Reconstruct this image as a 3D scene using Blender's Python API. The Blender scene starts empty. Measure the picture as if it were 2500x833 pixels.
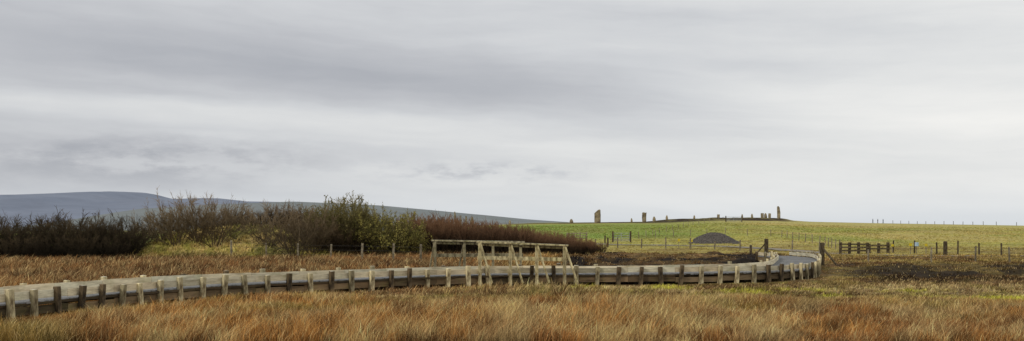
import bpy, math, random
import numpy as np
from mathutils import Vector, Matrix
random.seed(7); np.random.seed(7)
rng=np.random.default_rng(11)
S=bpy.context.scene
COL=S.collection
F=2600.0
# ------------------------------------------------------------------ helpers
def lin(r,g,b,k=1.0):
    def f(c):
        c/=255.0
        return (c/12.92 if c<=0.04045 else ((c+0.055)/1.055)**2.4)*k
    return np.array([f(r),f(g),f(b)])
def X(u,d): return (u-1250.0)/F*d     # bearing/distance -> world x
def _h(ix,iy,s):
    n=(ix*374761393+iy*668265263+s*144269504)&0xffffffff
    n=((n^(n>>13))*1274126177)&0xffffffff
    return ((n^(n>>16))&0xffff)/65535.0
def vn(x,y,s=0):
    x=np.asarray(x,float); y=np.asarray(y,float)
    ix=np.floor(x).astype(np.int64); iy=np.floor(y).astype(np.int64)
    fx=x-ix; fy=y-iy; fx=fx*fx*(3-2*fx); fy=fy*fy*(3-2*fy)
    a=_h(ix,iy,s);b=_h(ix+1,iy,s);c=_h(ix,iy+1,s);d=_h(ix+1,iy+1,s)
    return (a*(1-fx)+b*fx)*(1-fy)+(c*(1-fx)+d*fx)*fy
def fbm(x,y,s=0,o=4):
    t=0;a=.5;n=0
    for i in range(o):
        t=t+a*vn(x*2**i,y*2**i,s+i*17); n+=a; a*=.5
    return t/n
def ss(a,b,x):
    t=np.clip((x-a)/(b-a),0,1); return t*t*(3-2*t)
RU=[-3000,0,900,1150,1300,1450,1600,1750,1900,1980,2130,2500,3000,6000]
RZ=[0.3,0.6,1.0,2.6,3.4,3.55,3.75,4.35,4.25,3.7,3.35,2.72,2.3,1.5]
def peatmask(x,y):
    u=1250+F*x/np.maximum(y,1)
    m=ss(1330,1420,u)*(1-ss(1870,1960,u))*ss(46,52,y)*(1-ss(84,94,y))
    m2=ss(2010,2160,u)*ss(40,45,y)*(1-ss(60,68,y))*.65
    return np.maximum(m,m2)
def height(x,y):
    x=np.asarray(x,float); y=np.asarray(y,float)
    ys=np.maximum(y,1.0); u=np.where(y>1,1250+F*x/ys,np.where(x>0,6000,-3000))
    Z=np.interp(u,RU,RZ)
    z=Z*ss(88,300,y)+np.clip(y-300,0,250)*(Z-2.2)*1.25/300.0
    z=z*(1-ss(560,1000,y))-3.0*ss(600,1100,y)
    z=z+0.10*(fbm(x*.5,y*.5,3)-.5)*ss(8,20,y)*(1-ss(400,600,y))
    z=z+0.35*(fbm(x*.06,y*.06,9)-.5)*ss(100,160,y)*(1-ss(230,300,y))
    z=z+1.95*np.exp(-(np.abs(x+21.8)/6.6)**3.2-((y-83)/5.5)**2)*(0.85+.35*fbm(x*.45,y*.45,5))
    z=z+0.95*np.exp(-((x+12.5)/6)**2-((y-86)/6)**2)
    z=z+peatmask(x,y)*0.8*(fbm(x*.8,y*.4,21)-.42)
    z=z+0.6*ss(1560,1640,u)*(1-ss(1900,1960,u))*ss(278,288,y)*(1-ss(310,330,y))*(0.5+.9*fbm(x*.25,y*.25,8))
    z=z+0.35*ss(1330,1400,u)*(1-ss(1580,1640,u))*ss(280,290,y)*(1-ss(310,330,y))*(fbm(x*.3,y*.3,18)-.3)
    return z
def hz(x,y): return float(height(np.array([x]),np.array([y]))[0])
K=1.25
C_or=lin(164,118,64,K); C_st=lin(200,176,124,K); C_rb=lin(118,80,48,K); C_dk=lin(40,30,20,K)
C_ol=lin(128,120,58,K); C_br=lin(92,72,44,K)
def mix(a,b,m): return a*(1-m[...,None])+b*m[...,None]
MOSS=[(1640,38.5,1.1,.6),(1825,36,1.0,.6),(1960,37,.9,.5),(2310,33,1.1,.6),(2480,32.5,1.3,.7),(1430,38.5,.9,.3),(1130,37.5,1.0,.3),(890,35,.8,.3),(2060,33.5,.8,.5),(1720,33,.8,.3),(2200,36.5,.9,.4)]
def zone(x,y):
    x=np.asarray(x,float); y=np.asarray(y,float)
    u=1250+F*x/np.maximum(y,1)
    n1=fbm(x*.35,y*.35,31); n2=fbm(x*1.3,y*1.3,41); n3=fbm(x*.09,y*.05,51); n4=fbm(x*2.6,y*1.6,43)
    c=np.broadcast_to(C_or,x.shape+(3,)).copy()
    c=mix(c,C_rb,ss(.43,.60,n1)*.65)
    c=mix(c,C_st,ss(.50,.64,n2)*.6)
    c=mix(c,C_rb*.4,ss(.50,.61,n4)*.8)
    c=mix(c,C_st*.9,ss(.55,.66,fbm(x*.6,y*.6,48))*.45)
    c=mix(c,C_ol,ss(.55,.66,fbm(x*.8,y*.8,47))*.5*ss(23,28,y))
    c=mix(c,C_ol,(1-ss(60,260,u))*(1-ss(22,25,y))*.45)
    m=ss(28.5,33,y+5*(n1-.5))*(1-ss(44,50,y))*ss(620,900,u)
    t=mix(np.broadcast_to(C_st*.8,c.shape),C_br,ss(.38,.58,n1)*.85)
    t=mix(t,C_ol,ss(.46,.60,n2)*.7)
    t=mix(t,C_rb*.5,ss(.52,.63,n4)*.8)
    c=mix(c,t,m*.95)
    for (mu,md,a,b) in MOSS:
        mm=np.exp(-((x-X(mu,md))/a)**2-((y-md)/(b*2))**2)
        c=mix(c,lin(172,168,62,K),np.clip((mm-.25)*2.4,0,.95)*ss(.27,.5,n2))
    mm=np.exp(-((x-X(1715,37.5))/.5)**2-((y-37.5)/.6)**2); c=mix(c,lin(84,46,28,K),np.clip(mm*2-.4,0,1))
    lf=(1-ss(1050,1400,u))*ss(33,36,y)*(1-ss(110,120,y))
    g=mix(np.broadcast_to(lin(130,94,58,K),c.shape),lin(92,64,42,K),ss(.4,.62,n1))
    g=mix(g,C_dk,ss(.54,.66,n4)*.5)
    g=mix(g,C_st*.7,ss(.50,.64,n2)*.5)
    c=mix(c,g,lf*.9)
    rt=ss(1990,2060,u)*ss(38,44,y)*(1-ss(76,86,y))
    g=mix(np.broadcast_to(lin(104,76,48,K),c.shape),lin(148,130,74,K),ss(.40,.56,n1))
    g=mix(g,C_dk,ss(.52,.62,n2)*.65)
    c=mix(c,g,rt*.92)
    pm=peatmask(x,y)
    pk=pm*ss(.40,.54,fbm(x*.28,y*.16,61)+.35*(n2-.5))
    c=mix(c,C_br*.85,pm*.75); c=mix(c,C_dk*.75,np.clip(pk*1.2,0,1))
    c=mix(c,C_dk,(1-ss(330,380,u))*ss(70,73,y)*(1-ss(100,120,y))*.9)  # shade beneath the dark shrubs, painted into the ground colour
    c=mix(c,C_dk,ss(640,700,u)*(1-ss(1380,1440,u))*ss(78,82,y)*(1-ss(100,112,y))*.7)  # same painted shade beneath the middle shrubs and thicket
    mo=np.exp(-(np.abs(x+20.2)/8.0)**4-((y-80)/6)**2)
    g=mix(np.broadcast_to(lin(152,144,72,K),c.shape),lin(184,158,98,K),ss(.42,.6,n2))
    g=mix(g,lin(90,90,44,K),ss(.46,.58,n1)*.8)
    c=mix(c,g,np.clip(mo*2.2-.25,0,1))
    fm=ss(78,90,y+14*(n3-.5))*ss(1340,1480,u)*(1-pm)
    f=mix(np.broadcast_to(lin(152,140,78,K),c.shape),lin(118,100,58,K),ss(.42,.58,n1)*.75)
    c=mix(c,f,fm)
    fm=ss(106,128,y+10*(n3-.5))
    f=mix(np.broadcast_to(lin(156,150,80,K),c.shape),lin(130,136,68,K),ss(.35,.65,n3)*.7)
    f=mix(f,lin(110,132,58,K),(1-ss(1560,1850,u))*ss(140,155,y)*(1-ss(240,262,y))*.75)
    f=mix(f,lin(166,149,94,K),ss(.42,.62,fbm(x*.05,y*.10,77))*ss(1650,1950,u)*.7)
    f=mix(f,lin(122,110,66,K),ss(.50,.64,fbm(x*.14,y*.12,78))*.35)
    f=mix(f,lin(170,158,100,K),ss(1500,1900,u)*ss(195,235,y)*.5)
    c=mix(c,f,fm)
    rd=ss(252,266,y+20*(n3-.5))*(1-ss(335,350,y))*(1-ss(1900,1960,u))*ss(1200,1300,u)
    c=mix(c,lin(50,40,27,K),rd*(.65+.35*ss(.3,.5,n1)))
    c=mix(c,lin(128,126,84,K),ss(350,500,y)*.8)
    return c
# ------------------------------------------------------------------ materials
class V:
    def __init__(s,nt,sock): s.nt=nt; s.k=sock
    def _m(s,op,o=None,p=None):
        n=s.nt.nodes.new('ShaderNodeMath'); n.operation=op
        s.nt.links.new(s.k,n.inputs[0])
        for i,q in ((1,o),(2,p)):
            if q is None: continue
            if isinstance(q,V): s.nt.links.new(q.k,n.inputs[i])
            else: n.inputs[i].default_value=q
        return V(s.nt,n.outputs[0])
    def __add__(s,o): return s._m('ADD',o)
    def __sub__(s,o): return s._m('SUBTRACT',o)
    def __mul__(s,o): return s._m('MULTIPLY',o)
    __radd__=__add__; __rmul__=__mul__
    def sm(s,a,b):
        n=s.nt.nodes.new('ShaderNodeMapRange'); n.interpolation_type='SMOOTHSTEP'
        s.nt.links.new(s.k,n.inputs[0]); n.inputs[1].default_value=a; n.inputs[2].default_value=b
        return V(s.nt,n.outputs[0])
def gauss(v,c,w):
    d=(v-c)*(1.0/w); d=d*d*-1.0
    return d._m('EXPONENT')
def comb(nt,a,b,c):
    n=nt.nodes.new('ShaderNodeCombineXYZ')
    for i,q in enumerate((a,b,c)):
        if isinstance(q,V): nt.links.new(q.k,n.inputs[i])
        else: n.inputs[i].default_value=q
    return n.outputs[0]
def noise(nt,vec,scale=1,detail=4,rough=.5):
    n=nt.nodes.new('ShaderNodeTexNoise'); n.inputs['Scale'].default_value=scale
    n.inputs['Detail'].default_value=detail; n.inputs['Roughness'].default_value=rough
    if vec is not None: nt.links.new(vec,n.inputs['Vector'])
    return V(nt,n.outputs[0])
def mixc(nt,a,b,f,mode='MIX'):
    n=nt.nodes.new('ShaderNodeMix'); n.data_type='RGBA'; n.blend_type=mode
    def put(q,i):
        if isinstance(q,V): nt.links.new(q.k,n.inputs[i])
        elif hasattr(q,'links'): nt.links.new(q,n.inputs[i])
        elif isinstance(q,(int,float)): n.inputs[i].default_value=q
        else: n.inputs[i].default_value=(q[0],q[1],q[2],1)
    put(f,0); put(a,6); put(b,7)
    return n.outputs[2]
def mat(name,rough=.9,spec=.2):
    m=bpy.data.materials.new(name); m.use_nodes=True
    b=m.node_tree.nodes['Principled BSDF']; b.inputs['Roughness'].default_value=rough
    b.inputs['Specular IOR Level'].default_value=spec
    return m,m.node_tree,b
def tc(nt,k='Object'):
    return nt.nodes.new('ShaderNodeTexCoord').outputs[k]
def mapping(nt,vec,sc):
    n=nt.nodes.new('ShaderNodeMapping'); nt.links.new(vec,n.inputs[0]); n.inputs[3].default_value=sc
    return n.outputs[0]
def attr(nt):
    n=nt.nodes.new('ShaderNodeAttribute'); n.attribute_name='Col'; return n.outputs[0]
def orand(nt): return V(nt,nt.nodes.new('ShaderNodeObjectInfo').outputs['Random'])
def bump(nt,b,h,st,dist):
    n=nt.nodes.new('ShaderNodeBump'); n.inputs['Strength'].default_value=st; n.inputs['Distance'].default_value=dist
    nt.links.new(h.k,n.inputs['Height']); nt.links.new(n.outputs[0],b.inputs['Normal'])
def simple(name,c1,c2,scale=5,rough=.9,rnd=.3,useattr=False,detail=6):
    m,nt,b=mat(name,rough)
    t=tc(nt); n=noise(nt,t,scale,detail,.65).sm(.3,.7)
    c=mixc(nt,c1,c2,n)
    if rnd: c=mixc(nt,c,comb(nt,*( [orand(nt)*rnd+(1-rnd/2)]*3)),1.0,'MULTIPLY')
    if useattr: c=mixc(nt,c,attr(nt),1.0,'MULTIPLY')
    nt.links.new(c,b.inputs['Base Color'])
    bump(nt,b,noise(nt,t,scale*4,4),.4,.02)
    return m
def wood(name,light,dark,moss=.3,useattr=True,cap=True,rnd=.5,flat=False):
    m,nt,b=mat(name,.85)
    t=tc(nt)
    g=noise(nt,mapping(nt,t,(1.2,1.2,9) if flat else (9,9,3)),1,6,.6)
    c=mixc(nt,dark,light,g.sm(.22,.6) if flat else g.sm(.32,.62))
    fine=noise(nt,mapping(nt,t,(6,6,80) if flat else (60,60,9)),1,3,.6).sm(.25,.75)
    c=mixc(nt,c,comb(nt,*([fine*(.3 if flat else .5)+(.82 if flat else .7)]*3)),1.0,'MULTIPLY')
    gm=noise(nt,t,1.7,5,.6).sm(.5,.7)*moss
    c=mixc(nt,c,lin(124,126,62,1.0),gm)
    if rnd: c=mixc(nt,c,comb(nt,*([orand(nt)*rnd+(1-rnd*.6)]*3)),1.0,'MULTIPLY')
    if useattr: c=mixc(nt,c,attr(nt),1.0,'MULTIPLY')
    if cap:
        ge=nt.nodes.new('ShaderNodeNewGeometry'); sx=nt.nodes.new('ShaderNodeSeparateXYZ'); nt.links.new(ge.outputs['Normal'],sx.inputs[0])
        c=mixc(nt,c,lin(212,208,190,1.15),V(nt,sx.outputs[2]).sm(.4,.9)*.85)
    nt.links.new(c,b.inputs['Base Color']); bump(nt,b,g+fine,.15 if flat else .35,.01)
    return m
def attrmat(name,rough=.9,nsc=(2,2,2),amp=.5,bumpd=0):
    m,nt,b=mat(name,rough,.1)
    t=tc(nt); c=attr(nt)
    n=noise(nt,mapping(nt,t,nsc),1,8,.7).sm(.25,.75)*(amp*2)+(1-amp)
    c=mixc(nt,c,comb(nt,n,n,n),1.0,'MULTIPLY')
    nt.links.new(c,b.inputs['Base Color'])
    if bumpd: bump(nt,b,noise(nt,mapping(nt,t,nsc),2.0,8,.7),1.0,bumpd)
    return m
M_ground=attrmat('ground_cover_soil',.95,(2.2,.9,1),.5,.10)
M_grass=attrmat('grass_blade',.8,(.7,.7,.7),.12)
M_post=wood('weathered_post',lin(196,184,146,1.2),lin(112,96,70),.35,rnd=.8)
M_postd=wood('dark_post',lin(112,96,72),lin(50,42,32),.25)
M_board=wood('weathered_board',lin(206,196,168,1.25),lin(166,152,124),.3,rnd=0,cap=False,flat=True)
M_fascia=wood('fascia_board',lin(142,120,90),lin(84,70,52),.3,rnd=0,cap=False,flat=True)
M_rail=wood('rail_timber',lin(200,188,146,1.15),lin(116,102,74),.35,rnd=.4)
M_railf=wood('greyed_rail_timber',lin(168,158,126),lin(98,88,66),.45,rnd=.4)
M_fence=wood('fence_timber',lin(160,150,126),lin(104,94,74),.2)
M_fenced=wood('dark_fence_timber',lin(104,92,70),lin(48,40,31),.15,cap=False)
M_deck=simple('grey_decking',lin(146,146,144),lin(112,113,114),8,.9,0,True)
M_wire=simple('wire',lin(90,88,84),lin(60,58,55),3)
M_metal=simple('galvanised_metal',lin(160,165,165),lin(120,125,125),3,.5)
M_stone=simple('standing_stone',lin(172,158,126),lin(84,73,56),1.2,.95,.3)
M_gravel=simple('gravel',lin(110,104,98,1.0),lin(52,49,46),7,.95,0)
M_path=simple('path_gravel',lin(156,148,134),lin(126,118,104),3,.95,0)
M_yel=simple('yellow_sign_face',lin(210,190,50),lin(190,170,40),6,.5,0)
M_blu=simple('blue_sign_face',lin(90,150,190),lin(210,220,225),6,.5,0)
def twigmat(name,low,high,h):
    m,nt,b=mat(name,.85,.15)
    sx=nt.nodes.new('ShaderNodeSeparateXYZ'); nt.links.new(tc(nt),sx.inputs[0])
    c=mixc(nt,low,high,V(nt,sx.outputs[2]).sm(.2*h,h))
    c=mixc(nt,c,comb(nt,*([orand(nt)*.6+.7]*3)),1.0,'MULTIPLY')
    nt.links.new(c,b.inputs['Base Color']); return m
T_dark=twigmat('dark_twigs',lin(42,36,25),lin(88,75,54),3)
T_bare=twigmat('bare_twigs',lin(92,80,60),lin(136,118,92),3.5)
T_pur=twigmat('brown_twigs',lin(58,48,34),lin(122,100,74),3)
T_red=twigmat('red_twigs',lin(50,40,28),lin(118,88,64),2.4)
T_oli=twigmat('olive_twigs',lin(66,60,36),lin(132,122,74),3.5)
def leafmat(name,a,b_):
    m,nt,b=mat(name,.7)
    n=noise(nt,tc(nt),2.5,3).sm(.35,.65)
    c=mixc(nt,a,b_,n); nt.links.new(c,b.inputs['Base Color']); return m
L_yel=leafmat('catkin_leaf',lin(172,162,86,1.1),lin(118,114,54))
L_oli=leafmat('olive_leaf',lin(138,128,78),lin(100,94,54))
# ------------------------------------------------------------------ mesh builder
class MB:
    def __init__(s): s.v=[]; s.f=[]; s.c=[]
    def box(s,c,ax,ay,az,col=(1,1,1),taper=1.0):
        c=Vector(c);ax=Vector(ax);ay=Vector(ay);az=Vector(az); n=len(s.v)
        for k in (-1,1):
            t=1 if k<0 else taper
            for i,j in ((-1,-1),(1,-1),(1,1),(-1,1)):
                s.v.append(c+ax*i*t+ay*j*t+az*k); s.c.append(col)
        for q in ((0,3,2,1),(4,5,6,7),(0,1,5,4),(1,2,6,5),(2,3,7,6),(3,0,4,7)): s.f.append([n+i for i in q])
    def beam(s,p0,p1,w,h,up=(0,0,1),col=(1,1,1)):
        p0=Vector(p0);p1=Vector(p1);d=p1-p0; z=d.normalized(); x=z.cross(Vector(up))
        if x.length<1e-4: x=Vector((1,0,0))
        x.normalize(); y=x.cross(z)
        s.box((p0+p1)/2,x*w/2,y*h/2,d/2,col)
    def tube(s,pts,rads,n=3,col=(1,1,1)):
        b=len(s.v)
        for i,p in enumerate(pts):
            d=(pts[min(i+1,len(pts)-1)]-pts[max(i-1,0)]); d.normalize()
            x=d.cross(Vector((.3,.9,.2))); 
            if x.length<1e-3: x=d.cross(Vector((1,0,0)))
            x.normalize(); y=d.cross(x)
            for k in range(n):
                a=2*math.pi*k/n; s.v.append(p+(x*math.cos(a)+y*math.sin(a))*rads[i]); s.c.append(col)
        for i in range(len(pts)-1):
            for k in range(n):
                s.f.append([b+i*n+k,b+i*n+(k+1)%n,b+(i+1)*n+(k+1)%n,b+(i+1)*n+k])
    def mesh(s,name,m,bevel=0):
        me=bpy.data.meshes.new(name); me.from_pydata([tuple(v) for v in s.v],[],s.f)
        a=me.color_attributes.new('Col','FLOAT_COLOR','POINT')
        a.data.foreach_set('color',np.array([(c[0],c[1],c[2],1) for c in s.c],dtype=np.float32).ravel())
        me.materials.append(m); me.update(); return me
def obj(name,me,loc=(0,0,0),parent=None,rotz=0,**kw):
    o=bpy.data.objects.new(name,me); o.location=loc; o.rotation_euler=(0,0,rotz); COL.objects.link(o)
    if parent is not None: o.parent=parent
    for k,v in kw.items(): o[k]=v
    return o
def empty(name,loc,label,cat,group=None):
    o=obj(name,None,loc); o.empty_display_size=.3; o['label']=label; o['category']=cat
    if group: o['group']=group
    return o
# ------------------------------------------------------------------ ground sheet
rad=np.concatenate([[0.5,2],np.geomspace(4,9000,430)])
ang=np.concatenate([np.arange(-180,-42,6),np.arange(-42,42,.16),np.arange(42,180,6)])
A,R=np.meshgrid(np.radians(ang),rad)
gx=R*np.sin(A); gy=R*np.cos(A); gz=height(gx,gy)
nr,na=gx.shape
vv=np.stack([gx,gy,gz],-1).reshape(-1,3)
idx=np.arange(nr*na).reshape(nr,na)
q=np.stack([idx[:-1,:],np.roll(idx,-1,1)[:-1,:],np.roll(idx,-1,1)[1:,:],idx[1:,:]],-1).reshape(-1,4)
def npmesh(name,verts,loops,starts,cols,m,smooth=False):
    me=bpy.data.meshes.new(name)
    me.vertices.add(len(verts)); me.vertices.foreach_set('co',verts.astype(np.float32).ravel())
    me.loops.add(len(loops)); me.loops.foreach_set('vertex_index',loops.astype(np.int32))
    me.polygons.add(len(starts)); me.polygons.foreach_set('loop_start',starts.astype(np.int32))
    if smooth: me.polygons.foreach_set('use_smooth',np.ones(len(starts),bool))
    me.update(calc_edges=True)
    a=me.color_attributes.new('Col','FLOAT_COLOR','POINT')
    a.data.foreach_set('color',np.concatenate([cols,np.ones((len(cols),1))],1).astype(np.float32).ravel())
    me.materials.append(m); me.validate(); return me
gc=zone(gx,gy).reshape(-1,3)
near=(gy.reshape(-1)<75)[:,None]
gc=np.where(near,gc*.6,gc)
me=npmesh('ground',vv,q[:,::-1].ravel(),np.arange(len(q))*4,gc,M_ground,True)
obj('ground',me,kind='structure',label='rough moorland with orange grass, peat and green fields',category='ground')
# ------------------------------------------------------------------ boardwalk line
CP=[(-14.4,16),(-13.6,19),(-12.6,22),(-11.6,25.3),(-10.9,28),(-10.2,30.3),(-9.1,32.4),(-7.5,34.4),(-5.2,36.7),(-2.85,39.0),(-.4,40.2),(2.9,40.7),(5.9,41.1),(8.1,41.8),(10.1,42.8),(11.9,44.4),(13.3,46.8),(14.4,49.9),(15.4,53.4),(16.6,57.6),(17.5,61.6),(17.9,64.6),(17.6,67.3)]
def catmull(P,n=24):
    P=[np.array(p,float) for p in P]; P=[2*P[0]-P[1]]+P+[2*P[-1]-P[-2]]; out=[]
    for i in range(1,len(P)-2):
        for k in range(n):
            t=k/n; a,b,c,d=P[i-1:i+3]
            out.append(.5*((2*b)+(-a+c)*t+(2*a-5*b+4*c-d)*t*t+(-a+3*b-3*c+d)*t**3))
    out.append(P[-2]); return np.array(out)
def resample(pl,step):
    L=np.concatenate([[0],np.cumsum(np.linalg.norm(np.diff(pl,axis=0),axis=1))])
    n=int(round(L[-1]/step)); s=np.linspace(0,L[-1],n+1)
    return np.stack([np.interp(s,L,pl[:,0]),np.interp(s,L,pl[:,1])],1)
outer=resample(catmull(CP),.1)
ker=np.hanning(41); ker/=ker.sum()
pad=np.concatenate([outer[0]+(outer[0]-outer[1])*np.arange(20,0,-1)[:,None],outer,outer[-1]+(outer[-1]-outer[-2])*np.arange(1,21)[:,None]])
outer=np.stack([np.convolve(pad[:,0],ker,'valid'),np.convolve(pad[:,1],ker,'valid')],1)
tg=np.gradient(outer,axis=0); tg/=np.linalg.norm(tg,axis=1)[:,None]
nl=np.stack([-tg[:,1],tg[:,0]],1)
W=2.2
inner=outer+nl*W
centre=outer+nl*W/2
root=empty('boardwalk',(outer[0][0],outer[0][1],0),'weathered timber boardwalk with low kerbs curving across the moor','boardwalk')
RL=Vector(root.location)
def rel(p): return Vector(p)-RL
DZ=.42
mb=MB()
cl=resample(centre,.16)
ct=np.gradient(cl,axis=0); ct/=np.linalg.norm(ct,axis=1)[:,None]
for p,t in zip(cl,ct):
    n=Vector((-t[1],t[0],0)); tt=Vector((t[0],t[1],0)); g=random.uniform(.75,1.15)
    mb.box(rel((p[0],p[1],DZ-.02+random.uniform(-.003,.003))),tt*.0735,n*(W/2-.07+random.uniform(0,.06)),Vector((0,0,.022)),(g,g,g))
obj('deck',mb.mesh('deck',M_deck),(0,0,0),root)
def boards(line,off,z0,z1,th,step,jit,m,name,tone=(.8,1.15),label=None):
    pl=line
    t=np.gradient(pl,axis=0); t/=np.linalg.norm(t,axis=1)[:,None]; n=np.stack([-t[:,1],t[:,0]],1)
    pl=resample(pl+n*off,step); mb=MB()
    for a,b in zip(pl[:-1],pl[1:]):
        d=(b-a); l=np.linalg.norm(d); d/=l; g=random.uniform(*tone); w=random.uniform(.94,1.05)
        zj=random.uniform(-jit,jit); tl=random.uniform(-jit,jit)*.6
        mb.beam(rel((a[0]+d[0]*.006,a[1]+d[1]*.006,(z0+z1)/2+zj)),rel((b[0]-d[0]*.006,b[1]-d[1]*.006,(z0+z1)/2+zj+tl)),th,z1-z0,(0,0,1),(g*w,g,g/w))
    o=obj(name,mb.mesh(name,m),(0,0,0),root)
boards(outer,.07,.47,.66,.045,1.9,.014,M_board,'kerb_board',(.7,1.1))
boards(inner,-.07,.47,.67,.045,1.9,.014,M_board,'kerb_board',(.8,1.15))
boards(outer,.03,.33,.395,.06,2.8,.006,M_fascia,'edge_beam',(.2,.4))
boards(outer,.06,.10,.30,.05,1.9,.025,M_fascia,'fascia_board',(.3,1.1))
boards(inner,-.05,.08,.36,.05,1.9,.02,M_fascia,'fascia_board',(.55,1.0))
pm=[]
for k in range(5):
    mb=MB(); w=[.078,.068,.083,.073,.078][k]; h=[.75,.72,.76,.71,.74][k]
    mb.box((0,0,h/2-.05),(w,0,0),(0,.055,0),(0,0,h/2),(1,1,1))
    mb.box((0,0,h-.05+.012),(w+.004,0,0),(0,.059,0),(0,0,.012),(1.1,1.1,1.1),.86)
    pm.append(mb.mesh('kerb_post',M_postd if k in(1,4) else M_post))
def posts(line,off,step,start=0):
    t=np.gradient(line,axis=0); t/=np.linalg.norm(t,axis=1)[:,None]; n=np.stack([-t[:,1],t[:,0]],1)
    pl=resample(line+n*off,step); tt=np.gradient(pl,axis=0)
    for p,q in zip(pl[start:],tt[start:]):
        o=obj('kerb_post',random.choice(pm),rel((p[0]+random.uniform(-.03,.03),p[1],random.uniform(-.02,.03))),root,math.atan2(q[1],q[0])+random.uniform(-.06,.06))
        o.rotation_euler[0]=random.uniform(-.07,.07); o.rotation_euler[1]=random.uniform(-.07,.07); o.scale=(1,1,random.uniform(.97,1.07))
posts(outer,-.03,.84,3)
posts(inner,.03,1.55,3)
# ------------------------------------------------------------------ handrails
def handrail(P,tops,brace,braced,label,M,k=1.0):
    r=empty('handrail',(P[0][0],P[0][1],0),label,'handrail','handrails of the footbridge'); L=Vector(r.location)
    P=[Vector((a,b,0)) for a,b in P]
    for i,(p,t) in enumerate(zip(P,tops)):
        mb=MB(); mb.box((0,0,t/2-.05),(.062*k,0,0),(0,.08,0),(0,0,t/2+.03)); 
        o=obj('post',mb.mesh('post',M),p-L,r)
        if i in braced:
            mb=MB(); mb.beam((brace[0]*.06,brace[1]*.1-.06,t-.06),(brace[0],brace[1],.14),.11,.05,(1,.2,0)); obj('brace',mb.mesh('brace',M),p-L,r)
    d=(P[-1]-P[0]).normalized()
    off=Vector((0,-.115,0)) if k==1 else Vector((0,.115,0))
    mb=MB(); mb.beam(P[0]-d*.14+Vector((0,0,tops[0]+.012))-L,P[-1]+d*.14+Vector((0,0,tops[-1]+.012))-L,.2,.06); obj('top_rail',mb.mesh('top_rail',M),(0,0,0),r)
    off=Vector((0,.115,0))
    mb=MB(); mb.beam(P[0]-d*.1+off+Vector((0,0,tops[0]-.58))-L,P[-1]+d*.1+off+Vector((0,0,tops[-1]-.52))-L,.05,.14); obj('middle_rail',mb.mesh('middle_rail',M),(0,0,0),r)
    mb=MB(); mb.beam(P[0]-d*.1+off+Vector((0,0,tops[0]-.09))-L,P[-1]+d*.1+off+Vector((0,0,tops[-1]-.09))-L,.05,.08); obj('upper_rail',mb.mesh('upper_rail',M),(0,0,0),r)
handrail([(-1.20,39.85),(-.06,40.0),(.93,40.0),(1.97,39.95)],[1.66,1.62,1.58,1.52],(.46,-.4),(0,1,2,3),'weathered timber handrail with slanting braces beside the boardwalk',M_rail)
handrail([(-3.05,42.2),(-1.9,42.5),(-.76,42.75),(.35,42.9)],[1.68,1.66,1.64,1.61],(-.32,.4),(0,1),'greyed timber handrail on the far side of boardwalk',M_railf,.8)
# ------------------------------------------------------------------ fences
def fence(label,pts,step,h,w,m,wires=(.3,.6,.85),group=None,hj=.08,wt=.012,name='wire_fence'):
    pl=resample(np.array(pts,float),step) if step else np.array(pts,float)
    r=empty(name,(pl[0][0],pl[0][1],hz(*pl[0])),label,'fence',group); L=Vector(r.location)
    ms=[]
    for k in range(3):
        mb=MB(); mb.box((0,0,h/2-.15),(w/2,0,0),(0,w/2,0),(0,0,h/2+.15)); ms.append(mb.mesh('post',m))
    tops=[]
    for p in pl:
        z=hz(*p); o=obj('post',random.choice(ms),Vector((p[0],p[1],z))-L,r,random.uniform(0,.5))
        o.scale=(1,1,1+random.uniform(-hj,hj)); o.rotation_euler[1]=random.uniform(-.05,.05)
        tops.append(Vector((p[0],p[1],z)))
    if wires:
        mb=MB()
        for a,b in zip(tops[:-1],tops[1:]):
            for q in wires: mb.beam(a+Vector((0,-w*.6,h*q))-L,b+Vector((0,-w*.6,h*q))-L,wt,wt)
        obj('wire',mb.mesh('wire',M_wire),(0,0,0),r)
    return r
fence('wire fence with pale round posts before bare shrubs',[(X(u,d),d) for u,d in ((565,74.5),(650,74),(727,73),(807,72),(883,70),(960,68.5),(1027,66.5))],0,1.15,.12,M_fence)
fence('wire fence crossing the rough field',[(X(u,d),d) for u,d in ((1400,108),(1480,110),(1640,106),(1860,100),(2000,96))],2.6,1.0,.10,M_fence,hj=.15)
fence('wire fence beside the peaty ground',[(X(u,d),d) for u,d in ((2180,90),(2300,86),(2520,78),(2640,75))],2.2,1.1,.09,M_fenced,hj=.15)
fence('old wire fence in brown heather',[(X(u,d),d) for u,d in ((2120,68),(2260,66),(2380,68),(2560,60))],3.6,1.0,.08,M_fence,hj=.2)
fence('fence beside track climbing to the stones',[(X(u,d),d) for u,d in ((1540,138),(1600,165),(1690,215),(1765,262))],8,.95,.08,M_fence,wires=())
fence('fence across the green field',[(X(u,d),d) for u,d in ((1600,150),(1750,162),(1900,152),(2010,120),(2050,100))],4.5,1.05,.08,M_fence)
fence('fence along the skyline of the pasture',[(X(u,d),d) for u,d in ((2180,385),(2300,350),(2420,320),(2640,300))],6.2,1.1,.11,M_fenced,wires=())
def strainer(x,y,h,dx,dy,m=M_fenced,w=.17):
    z=hz(x,y); r=empty('strainer_post',(x,y,z),'thick dark timber gatepost with slanting brace' if dx else 'thick dark timber gatepost in rough grass','fence post','strainer posts')
    mb=MB(); mb.box((0,0,h/2-.1),(w/2,0,0),(0,w/2,0),(0,0,h/2+.1)); mb.box((0,0,h+.02),(w/2+.004,0,0),(0,w/2+.004,0),(0,0,.02),(1,1,1),.6)
    obj('post',mb.mesh('post',m),(0,0,0),r)
    if dx or dy:
        mb=MB(); mb.beam((dx*.08,dy*.08,h*.75),(dx,dy,.02),.09,.09); obj('brace',mb.mesh('brace',m),(0,0,0),r)
strainer(X(2007,62),62,1.28,.62,-.8,w=.22)
strainer(X(1871,78),78,1.15,-.7,.3,w=.24)
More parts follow.
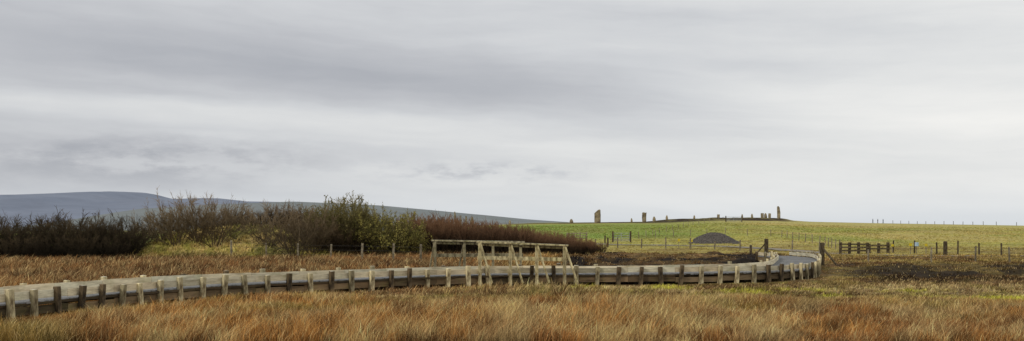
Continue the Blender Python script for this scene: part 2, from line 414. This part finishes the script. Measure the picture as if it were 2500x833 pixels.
strainer(X(1833,84),84,.95,0,0)
strainer(X(2308,84),84,1.1,0,0,w=.24)
strainer(X(1484,112),112,1.0,0,0)
strainer(X(1477,128),128,.9,0,0)
def railfence(x0,x1,y0,y1,n,h,label,rails,m=M_fenced,w=.2):
    z=hz(x0,y0); r=empty('rail_fence',(x0,y0,z),label,'fence')
    for i in range(n):
        t=i/(n-1); x=(x1-x0)*t; y=(y1-y0)*t; zz=hz(x0+x,y0+y)-z
        mb=MB(); mb.box((0,0,h/2-.1),(w/2,0,0),(0,w/2,0),(0,0,h/2+.1)); o=obj('post',mb.mesh('post',m),(x,y,zz),r); o.scale=(1,1,random.uniform(.9,1.06))
    z1=hz(x1,y1)-z
    for q in rails:
        mb=MB(); mb.beam((-.1,-w*.7,h*q),(x1-x0+.1,y1-y0-w*.7,z1+h*q),.05,.12); obj('rail',mb.mesh('rail',m),(0,0,0),r)
railfence(X(2052,86),X(2118,87),86,87,4,.98,'dark timber post and rail fence beside the field',(.35,.62,.88))
railfence(X(2122,88),X(2168,88.6),88,88.6,3,.95,'short dark timber stile of three posts',(.5,.8))
railfence(X(1385,136),X(1432,137),136,137,4,1.15,'timber sheep pen rails in green pasture',(.35,.62,.9),M_fence,.14)
def gate(x,y,w,h,label,m=M_metal):
    z=hz(x,y); r=empty('field_gate',(x,y,z),label,'gate')
    for xx in (0,w):
        mb=MB(); mb.box((xx,0,h*.55),(.1,0,0),(0,.1,0),(0,0,h*.6)); obj('gatepost',mb.mesh('gatepost',M_fenced),(0,0,0),r)
    mb=MB()
    for q in (.15,.32,.5,.7,.95): mb.beam((.12,0,h*q),(w-.12,0,h*q),.05,.05)
    for xx in (.12,w/2,w-.12): mb.beam((xx,.0,.1),(xx,.0,h*.97),.05,.048)
    mb.beam((.12,.03,.15),(w/2,.03,h*.95),.04,.04)
    obj('gate_frame',mb.mesh('gate_frame',m),(0,0,0),r)
gate(X(1496,132),132,2.2,1.2,'grey metal field gate between timber posts')
gate(X(1772,240),240,3.6,1.2,'metal field gate below the stone circle')
for u,d,zz,m,s,l in ((2222,88,.82,M_yel,.12,'yellow'),(2237,88,.86,M_blu,.16,'blue and white'),(2260,87,.80,M_yel,.11,'yellow'),(2178,90,.7,M_yel,.10,'yellow'),(1657,107,.85,M_yel,.12,'yellow'),(1688,106,.8,M_yel,.11,'yellow')):
    x=X(u,d); z=hz(x,d); r=empty('sign',(x,d-.1,z),'small %s notice fixed to a fence stake'%l,'sign','small notices on the fences')
    mb=MB(); mb.box((0,0,zz),(s,0,0),(0,.008,0),(0,0,s)); obj('panel',mb.mesh('panel',m),(0,0,0),r)
    mb=MB(); mb.box((0,.04,zz/2),(.025,0,0),(0,.025,0),(0,0,zz/2+.08)); obj('stake',mb.mesh('stake',M_fence),(0,0,0),r)
mb=MB(); n=64; rr=22; cx,cy=X(1746,126),126; cz=hz(cx,cy)
for i in range(rr+1):
    for k in range(n):
        a=2*math.pi*k/n; t=i/rr; R0=2.95*t*(1+.10*math.sin(2*a+1)+.05*math.sin(5*a))
        zz=1.26*max(1-t**2.0,0)**1.2+random.uniform(-.06,.06)*(t<1)-.06*(t>=1)+.22*math.sin(a*3+t*6)*t*(1-t)
        mb.v.append(Vector((R0*math.cos(a)-.35*(1-t),R0*math.sin(a)*.8,zz))); mb.c.append((1,1,1))
for i in range(rr):
    for k in range(n): mb.f.append([i*n+k,(i+1)*n+k,(i+1)*n+(k+1)%n,i*n+(k+1)%n])
obj('gravel_heap',mb.mesh('gravel_heap',M_gravel),(cx,cy,cz),label='heap of dark grey gravel on rough pasture',category='gravel heap')
pl=resample(catmull([(7.5,127),(12,122),(18,118),(23,112),(26,102),(26.5,92),(28,84.5),(34,81.5),(42,81)]),.8)
t=np.gradient(pl,axis=0); t/=np.linalg.norm(t,axis=1)[:,None]; nn=np.stack([-t[:,1],t[:,0]],1)
mb=MB()
for p,q in zip(pl,nn):
    for s in (-1,-.33,.33,1):
        a=p+q*s*1.1; mb.v.append(Vector((a[0],a[1],hz(a[0],a[1])+.05))); mb.c.append((1,1,1))
for i in range(len(pl)-1):
    for k in range(3): mb.f.append([i*4+k+1,i*4+k,(i+1)*4+k,(i+1)*4+k+1])
obj('path',mb.mesh('path',M_path),kind='structure',label='pale gravel track',category='path')
# ------------------------------------------------------------------ standing stones
def stone(u,d,vtop,wpx,kind):
    x=X(u,d); z=hz(x,d); zt=2.2+(556-vtop)*d/F; h=max(zt-z,.5); w=wpx*d/F
    prof={'slant':[(-.5,0),(-.5,.72),(-.3,.82),(.1,.96),(.32,1),(.46,.97),(.5,.6),(.46,0)],
          'slab':[(-.45,0),(-.5,.5),(-.48,.97),(-.2,1),(.2,.96),(.5,.98),(.44,.5),(.46,0)],
          'point':[(-.5,0),(-.46,.5),(-.3,.85),(-.05,1),(.2,.9),(.4,.6),(.5,.3),(.48,0)],
          'needle':[(-.4,0),(-.42,.4),(-.5,.8),(-.42,.98),(-.1,1),(.25,.9),(.5,.5),(.5,0)]}[kind]
    mb=MB(); n=len(prof); dep=w*.22+.08
    layers=[(-1,.9),(-.6,1.0),(.6,1.0),(1,.9)]
    for (yy,sc) in layers:
        for (a,b) in prof:
            mb.v.append(Vector((a*w*sc+random.uniform(-.03,.03)*w,yy*dep,b*h*(1 if sc==1 else .985)-(.3 if b==0 else 0)))); mb.c.append((1,1,1))
    for l in range(3):
        for k in range(n-1): mb.f.append([l*n+k,l*n+k+1,(l+1)*n+k+1,(l+1)*n+k])
    mb.f.append(list(range(n))[::-1]); mb.f.append([3*n+k for k in range(n)])
    desc={'slant':'tall weathered standing stone with slanted top on heather','slab':'flat-topped upright stone slab on heather','point':'short pointed standing stone on the ring bank','needle':'tall thin leaning standing stone on heather'}[kind]
    obj('standing_stone',mb.mesh('standing_stone',M_stone),(x,d,z-.05),rotz=random.uniform(-.3,.3),label=desc,category='standing stone',group='stones of the ring')
for a in [(1459,270,511,14.5,'slant'),(1573,272,518,10.5,'slab'),(1597,280,528,8,'point'),(1628,285,525,6,'point'),(1695,300,525,5,'point'),(1754,300,523,6,'slab'),(1812,300,522,4.5,'point'),(1836,300,521,5.5,'point'),(1861,296,520,7,'slab'),(1869,292,520,7,'point'),(1879,290,520.5,6,'slab'),(1901,284,503,7.5,'needle'),(1395,275,534,9,'point'),(1542,285,532,5,'point'),(1111,300,516,4,'needle'),(1125,305,525,4,'point'),(1138,305,527,4,'slab'),(1153,305,528,9,'point'),(1245,300,537,5,'point')]:
    stone(*a)
# ------------------------------------------------------------------ people
M_cl=[simple('dark_jacket',lin(40,40,46),lin(26,26,30),4,.9,0),simple('red_jacket',lin(80,38,36),lin(56,28,26),4,.9,0),simple('navy_jacket',lin(34,40,60),lin(24,28,40),4,.9,0)]
M_hair=simple('dark_hair',lin(40,30,24),lin(24,18,14),8,.8,0)
for i,(u,d,desc) in enumerate(((2131,440,'walker in dark jacket striding along the ridge'),(2143,445,'walker in dull red jacket strolling over grass'),(2156,430,'walker in navy jacket standing on grass'))):
    x=X(u,d); z=hz(x,d)
    J=[((0,0,.95),.20),((0,0,1.15),.20),((0,0,1.38),.22),((0,0,1.5),.09),((0,-.01,1.6),.12),((0,-.01,1.72),.10),
       ((.12,0,.86),.13),((.14,.12,.48),.10),((.14,.20,.08),.065),((.14,.08,.03),.05),
       ((-.12,0,.86),.13),((-.14,-.10,.48),.10),((-.14,-.16,.08),.065),((-.14,-.28,.03),.05),
       ((.23,0,1.4),.10),((.30,.08,1.13),.08),((.29,.0,.88),.05),((-.23,0,1.4),.10),((-.30,-.06,1.13),.08),((-.29,-.16,.9),.05)]
    E=[(0,1),(1,2),(2,3),(3,4),(4,5),(0,6),(6,7),(7,8),(8,9),(0,10),(10,11),(11,12),(12,13),(2,14),(14,15),(15,16),(2,17),(17,18),(18,19)]
    me=bpy.data.meshes.new('person'); me.from_pydata([j[0] for j in J],E,[]); me.materials.append(M_cl[i])
    o=obj('person',me,(x,d,z),rotz=random.uniform(.7,1.2),label=desc,category='person',group='walkers on the ridge')
    sk=o.modifiers.new('skin','SKIN')
    for k,j in enumerate(J):
        me.skin_vertices[0].data[k].radius=(j[1],j[1])
    me.skin_vertices[0].data[0].use_root=True
    sb=o.modifiers.new('sub','SUBSURF'); sb.levels=1; sb.render_levels=1
    mb=MB()
    for a in range(5):
        for k in range(8):
            th=a/4*math.pi*.6; ph=k/8*2*math.pi; mb.v.append(Vector((.13*math.sin(th)*math.cos(ph),.01+.13*math.sin(th)*math.sin(ph),1.69+.13*math.cos(th)))); mb.c.append((1,1,1))
    for a in range(4):
        for k in range(8): mb.f.append([a*8+k,(a+1)*8+k,(a+1)*8+(k+1)%8,a*8+(k+1)%8])
    obj('hair',mb.mesh('hair',M_hair),(0,0,0),o)
# ------------------------------------------------------------------ shrubs
def grow(seed,h,spread,nst,nb,ntw,erect=.5,r0=.35,lean=0.0,tw=.009,leaves=0,leafsize=.04,jag=.35,dome=True):
    R=random.Random(seed); mb=MB(); tips=[]; tb=MB()
    def vec(s): return Vector((R.gauss(0,s),R.gauss(0,s),R.gauss(0,s)))
    for i in range(nst):
        a=R.uniform(0,2*math.pi); rr=r0*math.sqrt(R.random()); p=Vector((rr*math.cos(a),rr*math.sin(a),-.1))
        o=R.random()**.6
        d=Vector((math.cos(a)*o*spread+lean,math.sin(a)*o*spread,1.0)).normalized()
        L=h*(R.uniform(.68,.94) if dome else R.uniform(.55,1.02))*(1-.12*o); n=5; pts=[p]; rads=[.032*h/3*R.uniform(.6,1.1)]
        for k in range(n):
            d=(d+vec(.13)+Vector((lean*.1,0,erect*.14))).normalized(); pts.append(pts[-1]+d*L/n); rads.append(rads[0]*(1-(k+1)/n*.82))
        mb.tube(pts,rads,4)
        for b in range(nb):
            t=R.random()**.7*.85+.15; k=min(int(t*n),n-1); q=pts[k].lerp(pts[k+1],t*n-k)
            dd=((pts[k+1]-pts[k]).normalized()+vec(jag)+Vector((0,0,.12*erect))).normalized(); l2=L*R.uniform(.14,.36)*(1.15-.55*t)
            q1=q+dd*l2*.5; dd2=(dd+vec(.25)+Vector((lean*.1,0,.15*erect))).normalized(); q2=q1+dd2*l2*.5
            tb.tube([q,q1,q2],[tw*1.5,tw*1.15,tw*.5],3)
            for c in range(ntw):
                s=R.random(); q3=q.lerp(q1,s*2) if s<.5 else q1.lerp(q2,s*2-1)
                d3=(dd2+vec(.5)+Vector((0,0,.15*erect))).normalized(); l3=l2*R.uniform(.25,.6)
                q4=q3+d3*l3
                tb.tube([q3,q4],[tw*.9,tw*.35],3); tips.append((q3,q4))
    lb=None
    if leaves:
        lb=MB()
        for i in range(leaves):
            a,b=R.choice(tips); c=a.lerp(b,R.random())+vec(.02); x=vec(1).normalized(); y=x.cross(vec(1).normalized()); y.normalize(); s=leafsize*R.uniform(.5,1.2)
            m=len(lb.v)
            for q in (x*s,y*s*.5,-x*s,-y*s*.5): lb.v.append(c+q); lb.c.append((1,1,1))
            lb.f.append([m,m+1,m+2,m+3])
    return mb,tb,lb
def proto(seedlist,m,lm=None,**kw):
    out=[]
    for s in seedlist:
        a,b,c=grow(s,**kw); out.append((a.mesh('branches',m),b.mesh('twigs',m),c.mesh('foliage',lm) if c else None))
    return out
def shrub(P,x,y,sc,name,label,cat,group,sz=None,dz=0):
    z=hz(x,y); r=empty(name,(x,y,z-.05+dz),label,cat,group); s=sz or sc
    r.scale=(sc,sc,s); r.rotation_euler[2]=random.uniform(-.5,.5)+random.choice((0,math.pi))*(1 if 'thicket' not in group else 0)
    b,t,l=random.choice(P)
    obj('branches',b,(0,0,0),r); obj('twigs',t,(0,0,0),r)
    if l: obj('foliage',l,(0,0,0),r)
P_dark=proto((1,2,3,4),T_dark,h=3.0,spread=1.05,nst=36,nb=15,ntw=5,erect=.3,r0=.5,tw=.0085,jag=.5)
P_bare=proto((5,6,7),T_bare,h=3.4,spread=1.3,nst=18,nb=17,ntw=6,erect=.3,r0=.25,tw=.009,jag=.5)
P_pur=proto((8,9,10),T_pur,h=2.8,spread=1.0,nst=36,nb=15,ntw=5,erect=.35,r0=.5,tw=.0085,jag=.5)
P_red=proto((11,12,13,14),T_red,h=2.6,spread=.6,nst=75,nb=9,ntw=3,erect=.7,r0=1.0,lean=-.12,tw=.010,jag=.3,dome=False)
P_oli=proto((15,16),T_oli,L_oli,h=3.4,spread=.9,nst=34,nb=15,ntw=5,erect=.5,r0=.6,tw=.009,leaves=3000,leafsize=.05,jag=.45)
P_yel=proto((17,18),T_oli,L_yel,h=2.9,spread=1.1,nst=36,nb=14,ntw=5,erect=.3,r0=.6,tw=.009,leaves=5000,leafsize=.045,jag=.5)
HP={id(P_dark):2.75,id(P_bare):3.0,id(P_pur):2.55,id(P_red):2.6,id(P_oli):3.2,id(P_yel):2.7}
def byview(P,u,d,vtop,*a,wide=1.0,f=1.0):
    x=X(u,d); z=hz(x,d); zt=2.2+(556-vtop)*d/F; s=max((zt-z)/HP[id(P)],.25)*f
    shrub(P,x,d,s*wide,*a,sz=s)
DK=('bare_shrub','dense dark leafless shrub in rough brown grass','shrub','leafless shrubs on the moor')
for u,d,vt in ((-120,76,514),(-60,74,522),(-15,76,512),(28,74,524),(68,77,544),(105,75,530),(148,77,498),(182,75,506),(222,77,526),(255,75,532),(284,76,514),(312,75,546),(5,80,516),(130,81,508),(235,81,534),(290,80,530),(45,72.5,560),(120,72.5,556),(200,72.5,556),(275,73,566)):
    byview(P_dark,u,d,vt,*DK)
BT=('bare_shrub','spreading leafless grey-brown shrub on grassy mound','shrub','spreading leafless shrubs')
for u,d,vt in ((395,80,492),(432,78.5,470),(488,79,472),(525,78,486),(565,84,490),(725,74,504),(655,78,496),(765,77,498),(360,84,518)):
    byview(P_bare,u,d,vt,*BT,wide=1.05)
PU=('bare_shrub','dense brown leafless shrub beside the mound','shrub','leafless shrubs on the moor')
for u,d,vt in ((575,88,494),(610,86,510),(645,88,498),(680,85,486),(712,88,506),(745,86,498),(780,84,510),(450,90,500),(530,91,504),(815,88,500),(850,84,506),(880,88,508),(1000,84,534),(710,82,536),(800,78,540),(760,80,530),(850,78,545)):
    byview(P_pur,u,d,vt,*PU)
OL=('willow_shrub','tall olive willow just breaking into bud','shrub','budding willow shrubs')
for u,d,vt in ((802,80,484),(838,79,466),(868,82,488),(900,82,514)):
    byview(P_oli,u,d,vt,*OL)
YE=('willow_shrub','rounded yellow-green willow covered in catkins','shrub','budding willow shrubs')
for u,d,vt in ((915,80,518),(950,78,500),(978,80,522),(1000,79,552)):
    byview(P_yel,u,d,vt,*YE)
RE=('bare_shrub','reddish brown leafless thicket of upright stems','shrub','reddish thicket shrubs')
us=np.linspace(1015,1455,24)
for i,u in enumerate(us):
    for d in (84+8*(i%2),92+4*(i%3)):
        vt=np.interp(u,[1000,1060,1130,1200,1280,1350,1420,1460],[518,520,530,538,548,560,572,588])+random.uniform(-6,10)
        uu=u+random.uniform(-8,8)
        x=X(uu,d); z=hz(x,d); s=max((2.2+(556-vt)*d/F-z)/2.6,.3)
        shrub(P_red,x,d,max(s*1.05,.55),*RE,sz=s)
# ------------------------------------------------------------------ grass
cs=centre[::3]
def walkdist(x,y):
    o=np.zeros(len(x))
    for i in range(0,len(x),60000):
        sl=slice(i,i+60000); d2=(x[sl,None]-cs[None,:,0])**2+(y[sl,None]-cs[None,:,1])**2
        o[sl]=np.sqrt(d2.min(1))
    return o
def scatter(name,n,y0,y1,hfun,w0,clump,label,umin=-150,umax=2650,lean=.25,var=1.0,stalk=.12,dens=None):
    nc=max(n//clump,1)
    y=np.sqrt(rng.uniform(y0**2,y1**2,nc)); u=rng.uniform(umin,umax,nc); x=(u-1250)/F*y
    if dens is not None:
        k=rng.random(nc)<dens(x,y); x=x[k];y=y[k]
    cx=np.repeat(x,clump); cy=np.repeat(y,clump); r=rng.gamma(2,.05,len(cx)); a=rng.uniform(0,2*np.pi,len(cx))
    bx=cx+r*np.cos(a); by=cy+r*np.sin(a)
    wd=walkdist(bx,by) if y0<75 else np.full(len(bx),99.)
    k=wd>W/2+.12
    bx=bx[k];by=by[k];a=a[k];wd=wd[k]; cid=np.repeat(np.arange(len(x)),clump)[k]
    n=len(bx)
    ch=rng.uniform(.4,1.4,len(x))[cid]; h=hfun(bx,by)*ch*rng.uniform(.5,1.15,n)*(.38+.62*ss(1.3,4.2,wd))
    bz=height(bx,by)-.02
    w=w0(by)*rng.uniform(.6,1.3,n)*.5
    phi=rng.uniform(0,np.pi,n); wx=np.cos(phi)*w; wy=np.sin(phi)*w*.6
    cl_=rng.normal(0,.22,len(x))[cid]
    lx=(rng.normal(lean,.3,n)+cl_+.3*np.cos(a))*h; ly=(rng.normal(0,.3,n)+.3*np.sin(a))*h
    V_=np.zeros((n,5,3))
    V_[:,0]=np.stack([bx-wx,by-wy,bz],1); V_[:,1]=np.stack([bx+wx,by+wy,bz],1)
    mx=bx+lx*.35; my=by+ly*.35; mz=bz+h*.6
    V_[:,2]=np.stack([mx+wx*.8,my+wy*.8,mz],1); V_[:,3]=np.stack([mx-wx*.8,my-wy*.8,mz],1)
    V_[:,4]=np.stack([bx+lx,by+ly,bz+h],1)
    c=zone(bx,by)
    c=c*(rng.uniform(1-.55*var,1+.5*var,len(x))[cid]*rng.uniform(1-.55*var,1+.55*var,n))[:,None]
    st=rng.random(n)<stalk; c[st]=c[st]*.45+C_st*.75*rng.uniform(.7,1.3,st.sum())[:,None]
    cc=np.repeat(c[:,None,:],5,1); cc[:,0:2]*=(1-.75*var); cc[:,4]*=1.2  # tuft shade painted into the blades: dark roots, lighter tips
    cc=np.clip(cc,0,.85)
    base=np.arange(n)*5
    loops=np.stack([base,base+1,base+2,base+3,base+3,base+2,base+4],1).ravel()
    starts=np.stack([np.arange(n)*7,np.arange(n)*7+4],1).ravel()
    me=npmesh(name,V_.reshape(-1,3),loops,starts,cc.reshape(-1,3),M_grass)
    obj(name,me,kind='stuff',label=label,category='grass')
def h1(x,y):
    u=1250+F*x/y; b=.12+.46*fbm(x*.7,y*.7,71)
    short=ss(28.5,33,y+4*(fbm(x*.35,y*.35,31)-.5))*ss(620,900,u)
    b=b*(1-short*.6)
    return b*(1-.3*ss(1500,2200,u))
scatter('tall_grass',320000,19.5,33,h1,lambda y:.00045*y,9,'tall orange-brown moor grass blown by wind')
scatter('turf_grass',130000,31,47,h1,lambda y:.0006*y,8,'short straw and mossy turf beside boardwalk')
def h2(x,y):
    u=1250+F*x/y
    return (.22+.24*fbm(x*.4,y*.4,81))*(1-.58*ss(1350,1500,u))*(1-.4*peatmask(x,y))
scatter('moor_grass',230000,34,88,h2,lambda y:.0005*y,8,'red-brown moor grass and heather',stalk=.10,dens=lambda x,y:1-.7*peatmask(x,y)*(fbm(x*.28,y*.16,61)>.45))
def h3(x,y): return .08+.16*fbm(x*.2,y*.1,91)**2
scatter('field_grass',90000,84,230,h3,lambda y:.0007*y,5,'rough tussocky pasture',umin=1250,lean=.1,stalk=.03,var=.5)
# ------------------------------------------------------------------ distant hills
M_hill=attrmat('hazy_moor',1.0,(.006,.006,.006),.12)  # distance haze is painted into the hill colours, no volume
def hill(name,y0,y1,us,vs,col,col2,label):
    uu=np.arange(us[0],us[-1]+1,8.0); cr=np.interp(uu,us,vs)
    k=np.array([1,2,3,2,1.]);k/=k.sum(); cp=np.pad(cr,2,'edge'); cr=np.convolve(cp,k,'valid')
    zt=2.2+(556-cr)*y1/F; xs=(uu-1250)/F*y1; nt_=12; V_=[];C_=[]
    for j in range(nt_+3):
        t=min(j/nt_,1); back=max(j-nt_,0)
        yy=y0+(y1-y0)*t+back*400
        prof=math.sin(t*math.pi/2)**1.1
        for i,x in enumerate(xs):
            z=-6+(zt[i]+6)*prof-back*60+ (fbm(x*.004,yy*.004,5)-.5)*(zt[i]*.18)*math.sin(t*math.pi)
            V_.append((x,yy,float(z))); m=fbm(x*.006,yy*.004,12); C_.append(col*(1-m)+col2*m)
    m=len(xs); I=np.arange(len(V_)).reshape(-1,m)
    q=np.stack([I[:-1,:-1],I[:-1,1:],I[1:,1:],I[1:,:-1]],-1).reshape(-1,4)
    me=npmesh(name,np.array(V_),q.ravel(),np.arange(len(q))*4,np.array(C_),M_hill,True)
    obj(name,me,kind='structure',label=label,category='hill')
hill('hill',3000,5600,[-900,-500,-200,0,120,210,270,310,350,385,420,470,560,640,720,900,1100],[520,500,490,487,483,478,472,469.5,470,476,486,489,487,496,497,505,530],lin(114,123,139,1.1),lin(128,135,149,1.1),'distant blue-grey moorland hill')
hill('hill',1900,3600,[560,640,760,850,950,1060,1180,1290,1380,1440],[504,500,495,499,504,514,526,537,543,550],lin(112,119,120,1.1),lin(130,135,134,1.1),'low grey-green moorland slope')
# ------------------------------------------------------------------ world
SE,SR=math.radians(30),math.radians(230)
w=bpy.data.worlds.new('World'); S.world=w; w.use_nodes=True; nt=w.node_tree
bg=nt.nodes['Background']; bg.inputs[1].default_value=.1
sky=nt.nodes.new('ShaderNodeTexSky'); sky.sky_type='NISHITA'; sky.sun_disc=False; sky.sun_elevation=SE; sky.sun_rotation=SR
sx=nt.nodes.new('ShaderNodeSeparateXYZ'); nt.links.new(tc(nt,'Generated'),sx.inputs[0])
x,y,z=[V(nt,sx.outputs[i]) for i in range(3)]
Az=x._m('ARCTAN2',y); El=z._m('ARCSINE')
wv=noise(nt,comb(nt,Az*2.6,El*9.0,1.3),1,5,.6)-.5
T2=El+Az*.055+wv*.05
s1=noise(nt,comb(nt,Az*1.8,T2*20.0,0.6),1,5,.5)-.5
s2=noise(nt,comb(nt,Az*5.0,T2*46.0,4),1,6,.55)-.5
s3=noise(nt,comb(nt,Az*16.0,El*40.0,7),1,6,.65)-.5
L=Az*.18+.625
L=L+s1*.36+s2*.13+s3*.05
L=L-gauss(T2,.135,.026)*(Az.sm(.4,-.15))*.12
L=L+gauss(T2,.21,.03)*.03
L=L+gauss(T2,.085,.013)*Az.sm(.1,-.3)*.09
pf=noise(nt,comb(nt,Az*9.0,El*30.0,2),1,7,.62)
L=L-pf.sm(.42,.6)*gauss(El,.060,.018)*gauss(Az,-.33,.15)*.18
pf2=noise(nt,comb(nt,Az*24.0,El*70.0,5),1,6,.62)
L=L-pf2.sm(.44,.68)*gauss(El,.052,.009)*gauss(Az,-.03,.10)*.16
L=L+gauss(El,.018,.024)*.08
L=L+gauss(Az,.36,.2)*gauss(T2,.125,.03)*.12
r=nt.nodes.new('ShaderNodeValToRGB'); nt.links.new(L.k,r.inputs[0])
e=r.color_ramp.elements
def lc(a,b,c): 
    q=lin(a,b,c); return (q[0],q[1],q[2],1)
e[0].position=.40; e[0].color=lc(170,173,180)
e[1].position=.85; e[1].color=lc(244,243,240)
for p,cc in ((.52,lc(189,191,196)),(.62,lc(208,210,213)),(.72,lc(225,226,226))):
    n=e.new(p); n.color=cc
cl_=mixc(nt,r.outputs[0],lin(206,214,222),gauss(El,.0,.03)*.55)
cl_=mixc(nt,cl_,(10,10,10),1.0,'MULTIPLY')
nt.links.new(mixc(nt,sky.outputs[0],cl_,.97),bg.inputs[0])
sl=bpy.data.lights.new('sun','SUN'); sl.energy=1.5; sl.angle=math.radians(10); sl.color=(1,.93,.82)
so=bpy.data.objects.new('sun',sl); COL.objects.link(so)
az=SR; dv=Vector((math.sin(az)*math.cos(SE),math.cos(az)*math.cos(SE),math.sin(SE)))
so.rotation_euler=dv.to_track_quat('Z','Y').to_euler(); so.location=dv*50
cam=bpy.data.cameras.new('camera'); co=bpy.data.objects.new('camera',cam); COL.objects.link(co)
co.location=(0,0,2.2); co.rotation_euler=(math.radians(90),0,0)
cam.sensor_width=36; cam.lens=36*F/2500; cam.shift_x=0; cam.shift_y=(556-416.5)/2500; cam.clip_end=20000
S.camera=co
S.view_settings.view_transform='Standard'; S.view_settings.look='None'; S.view_settings.exposure=0
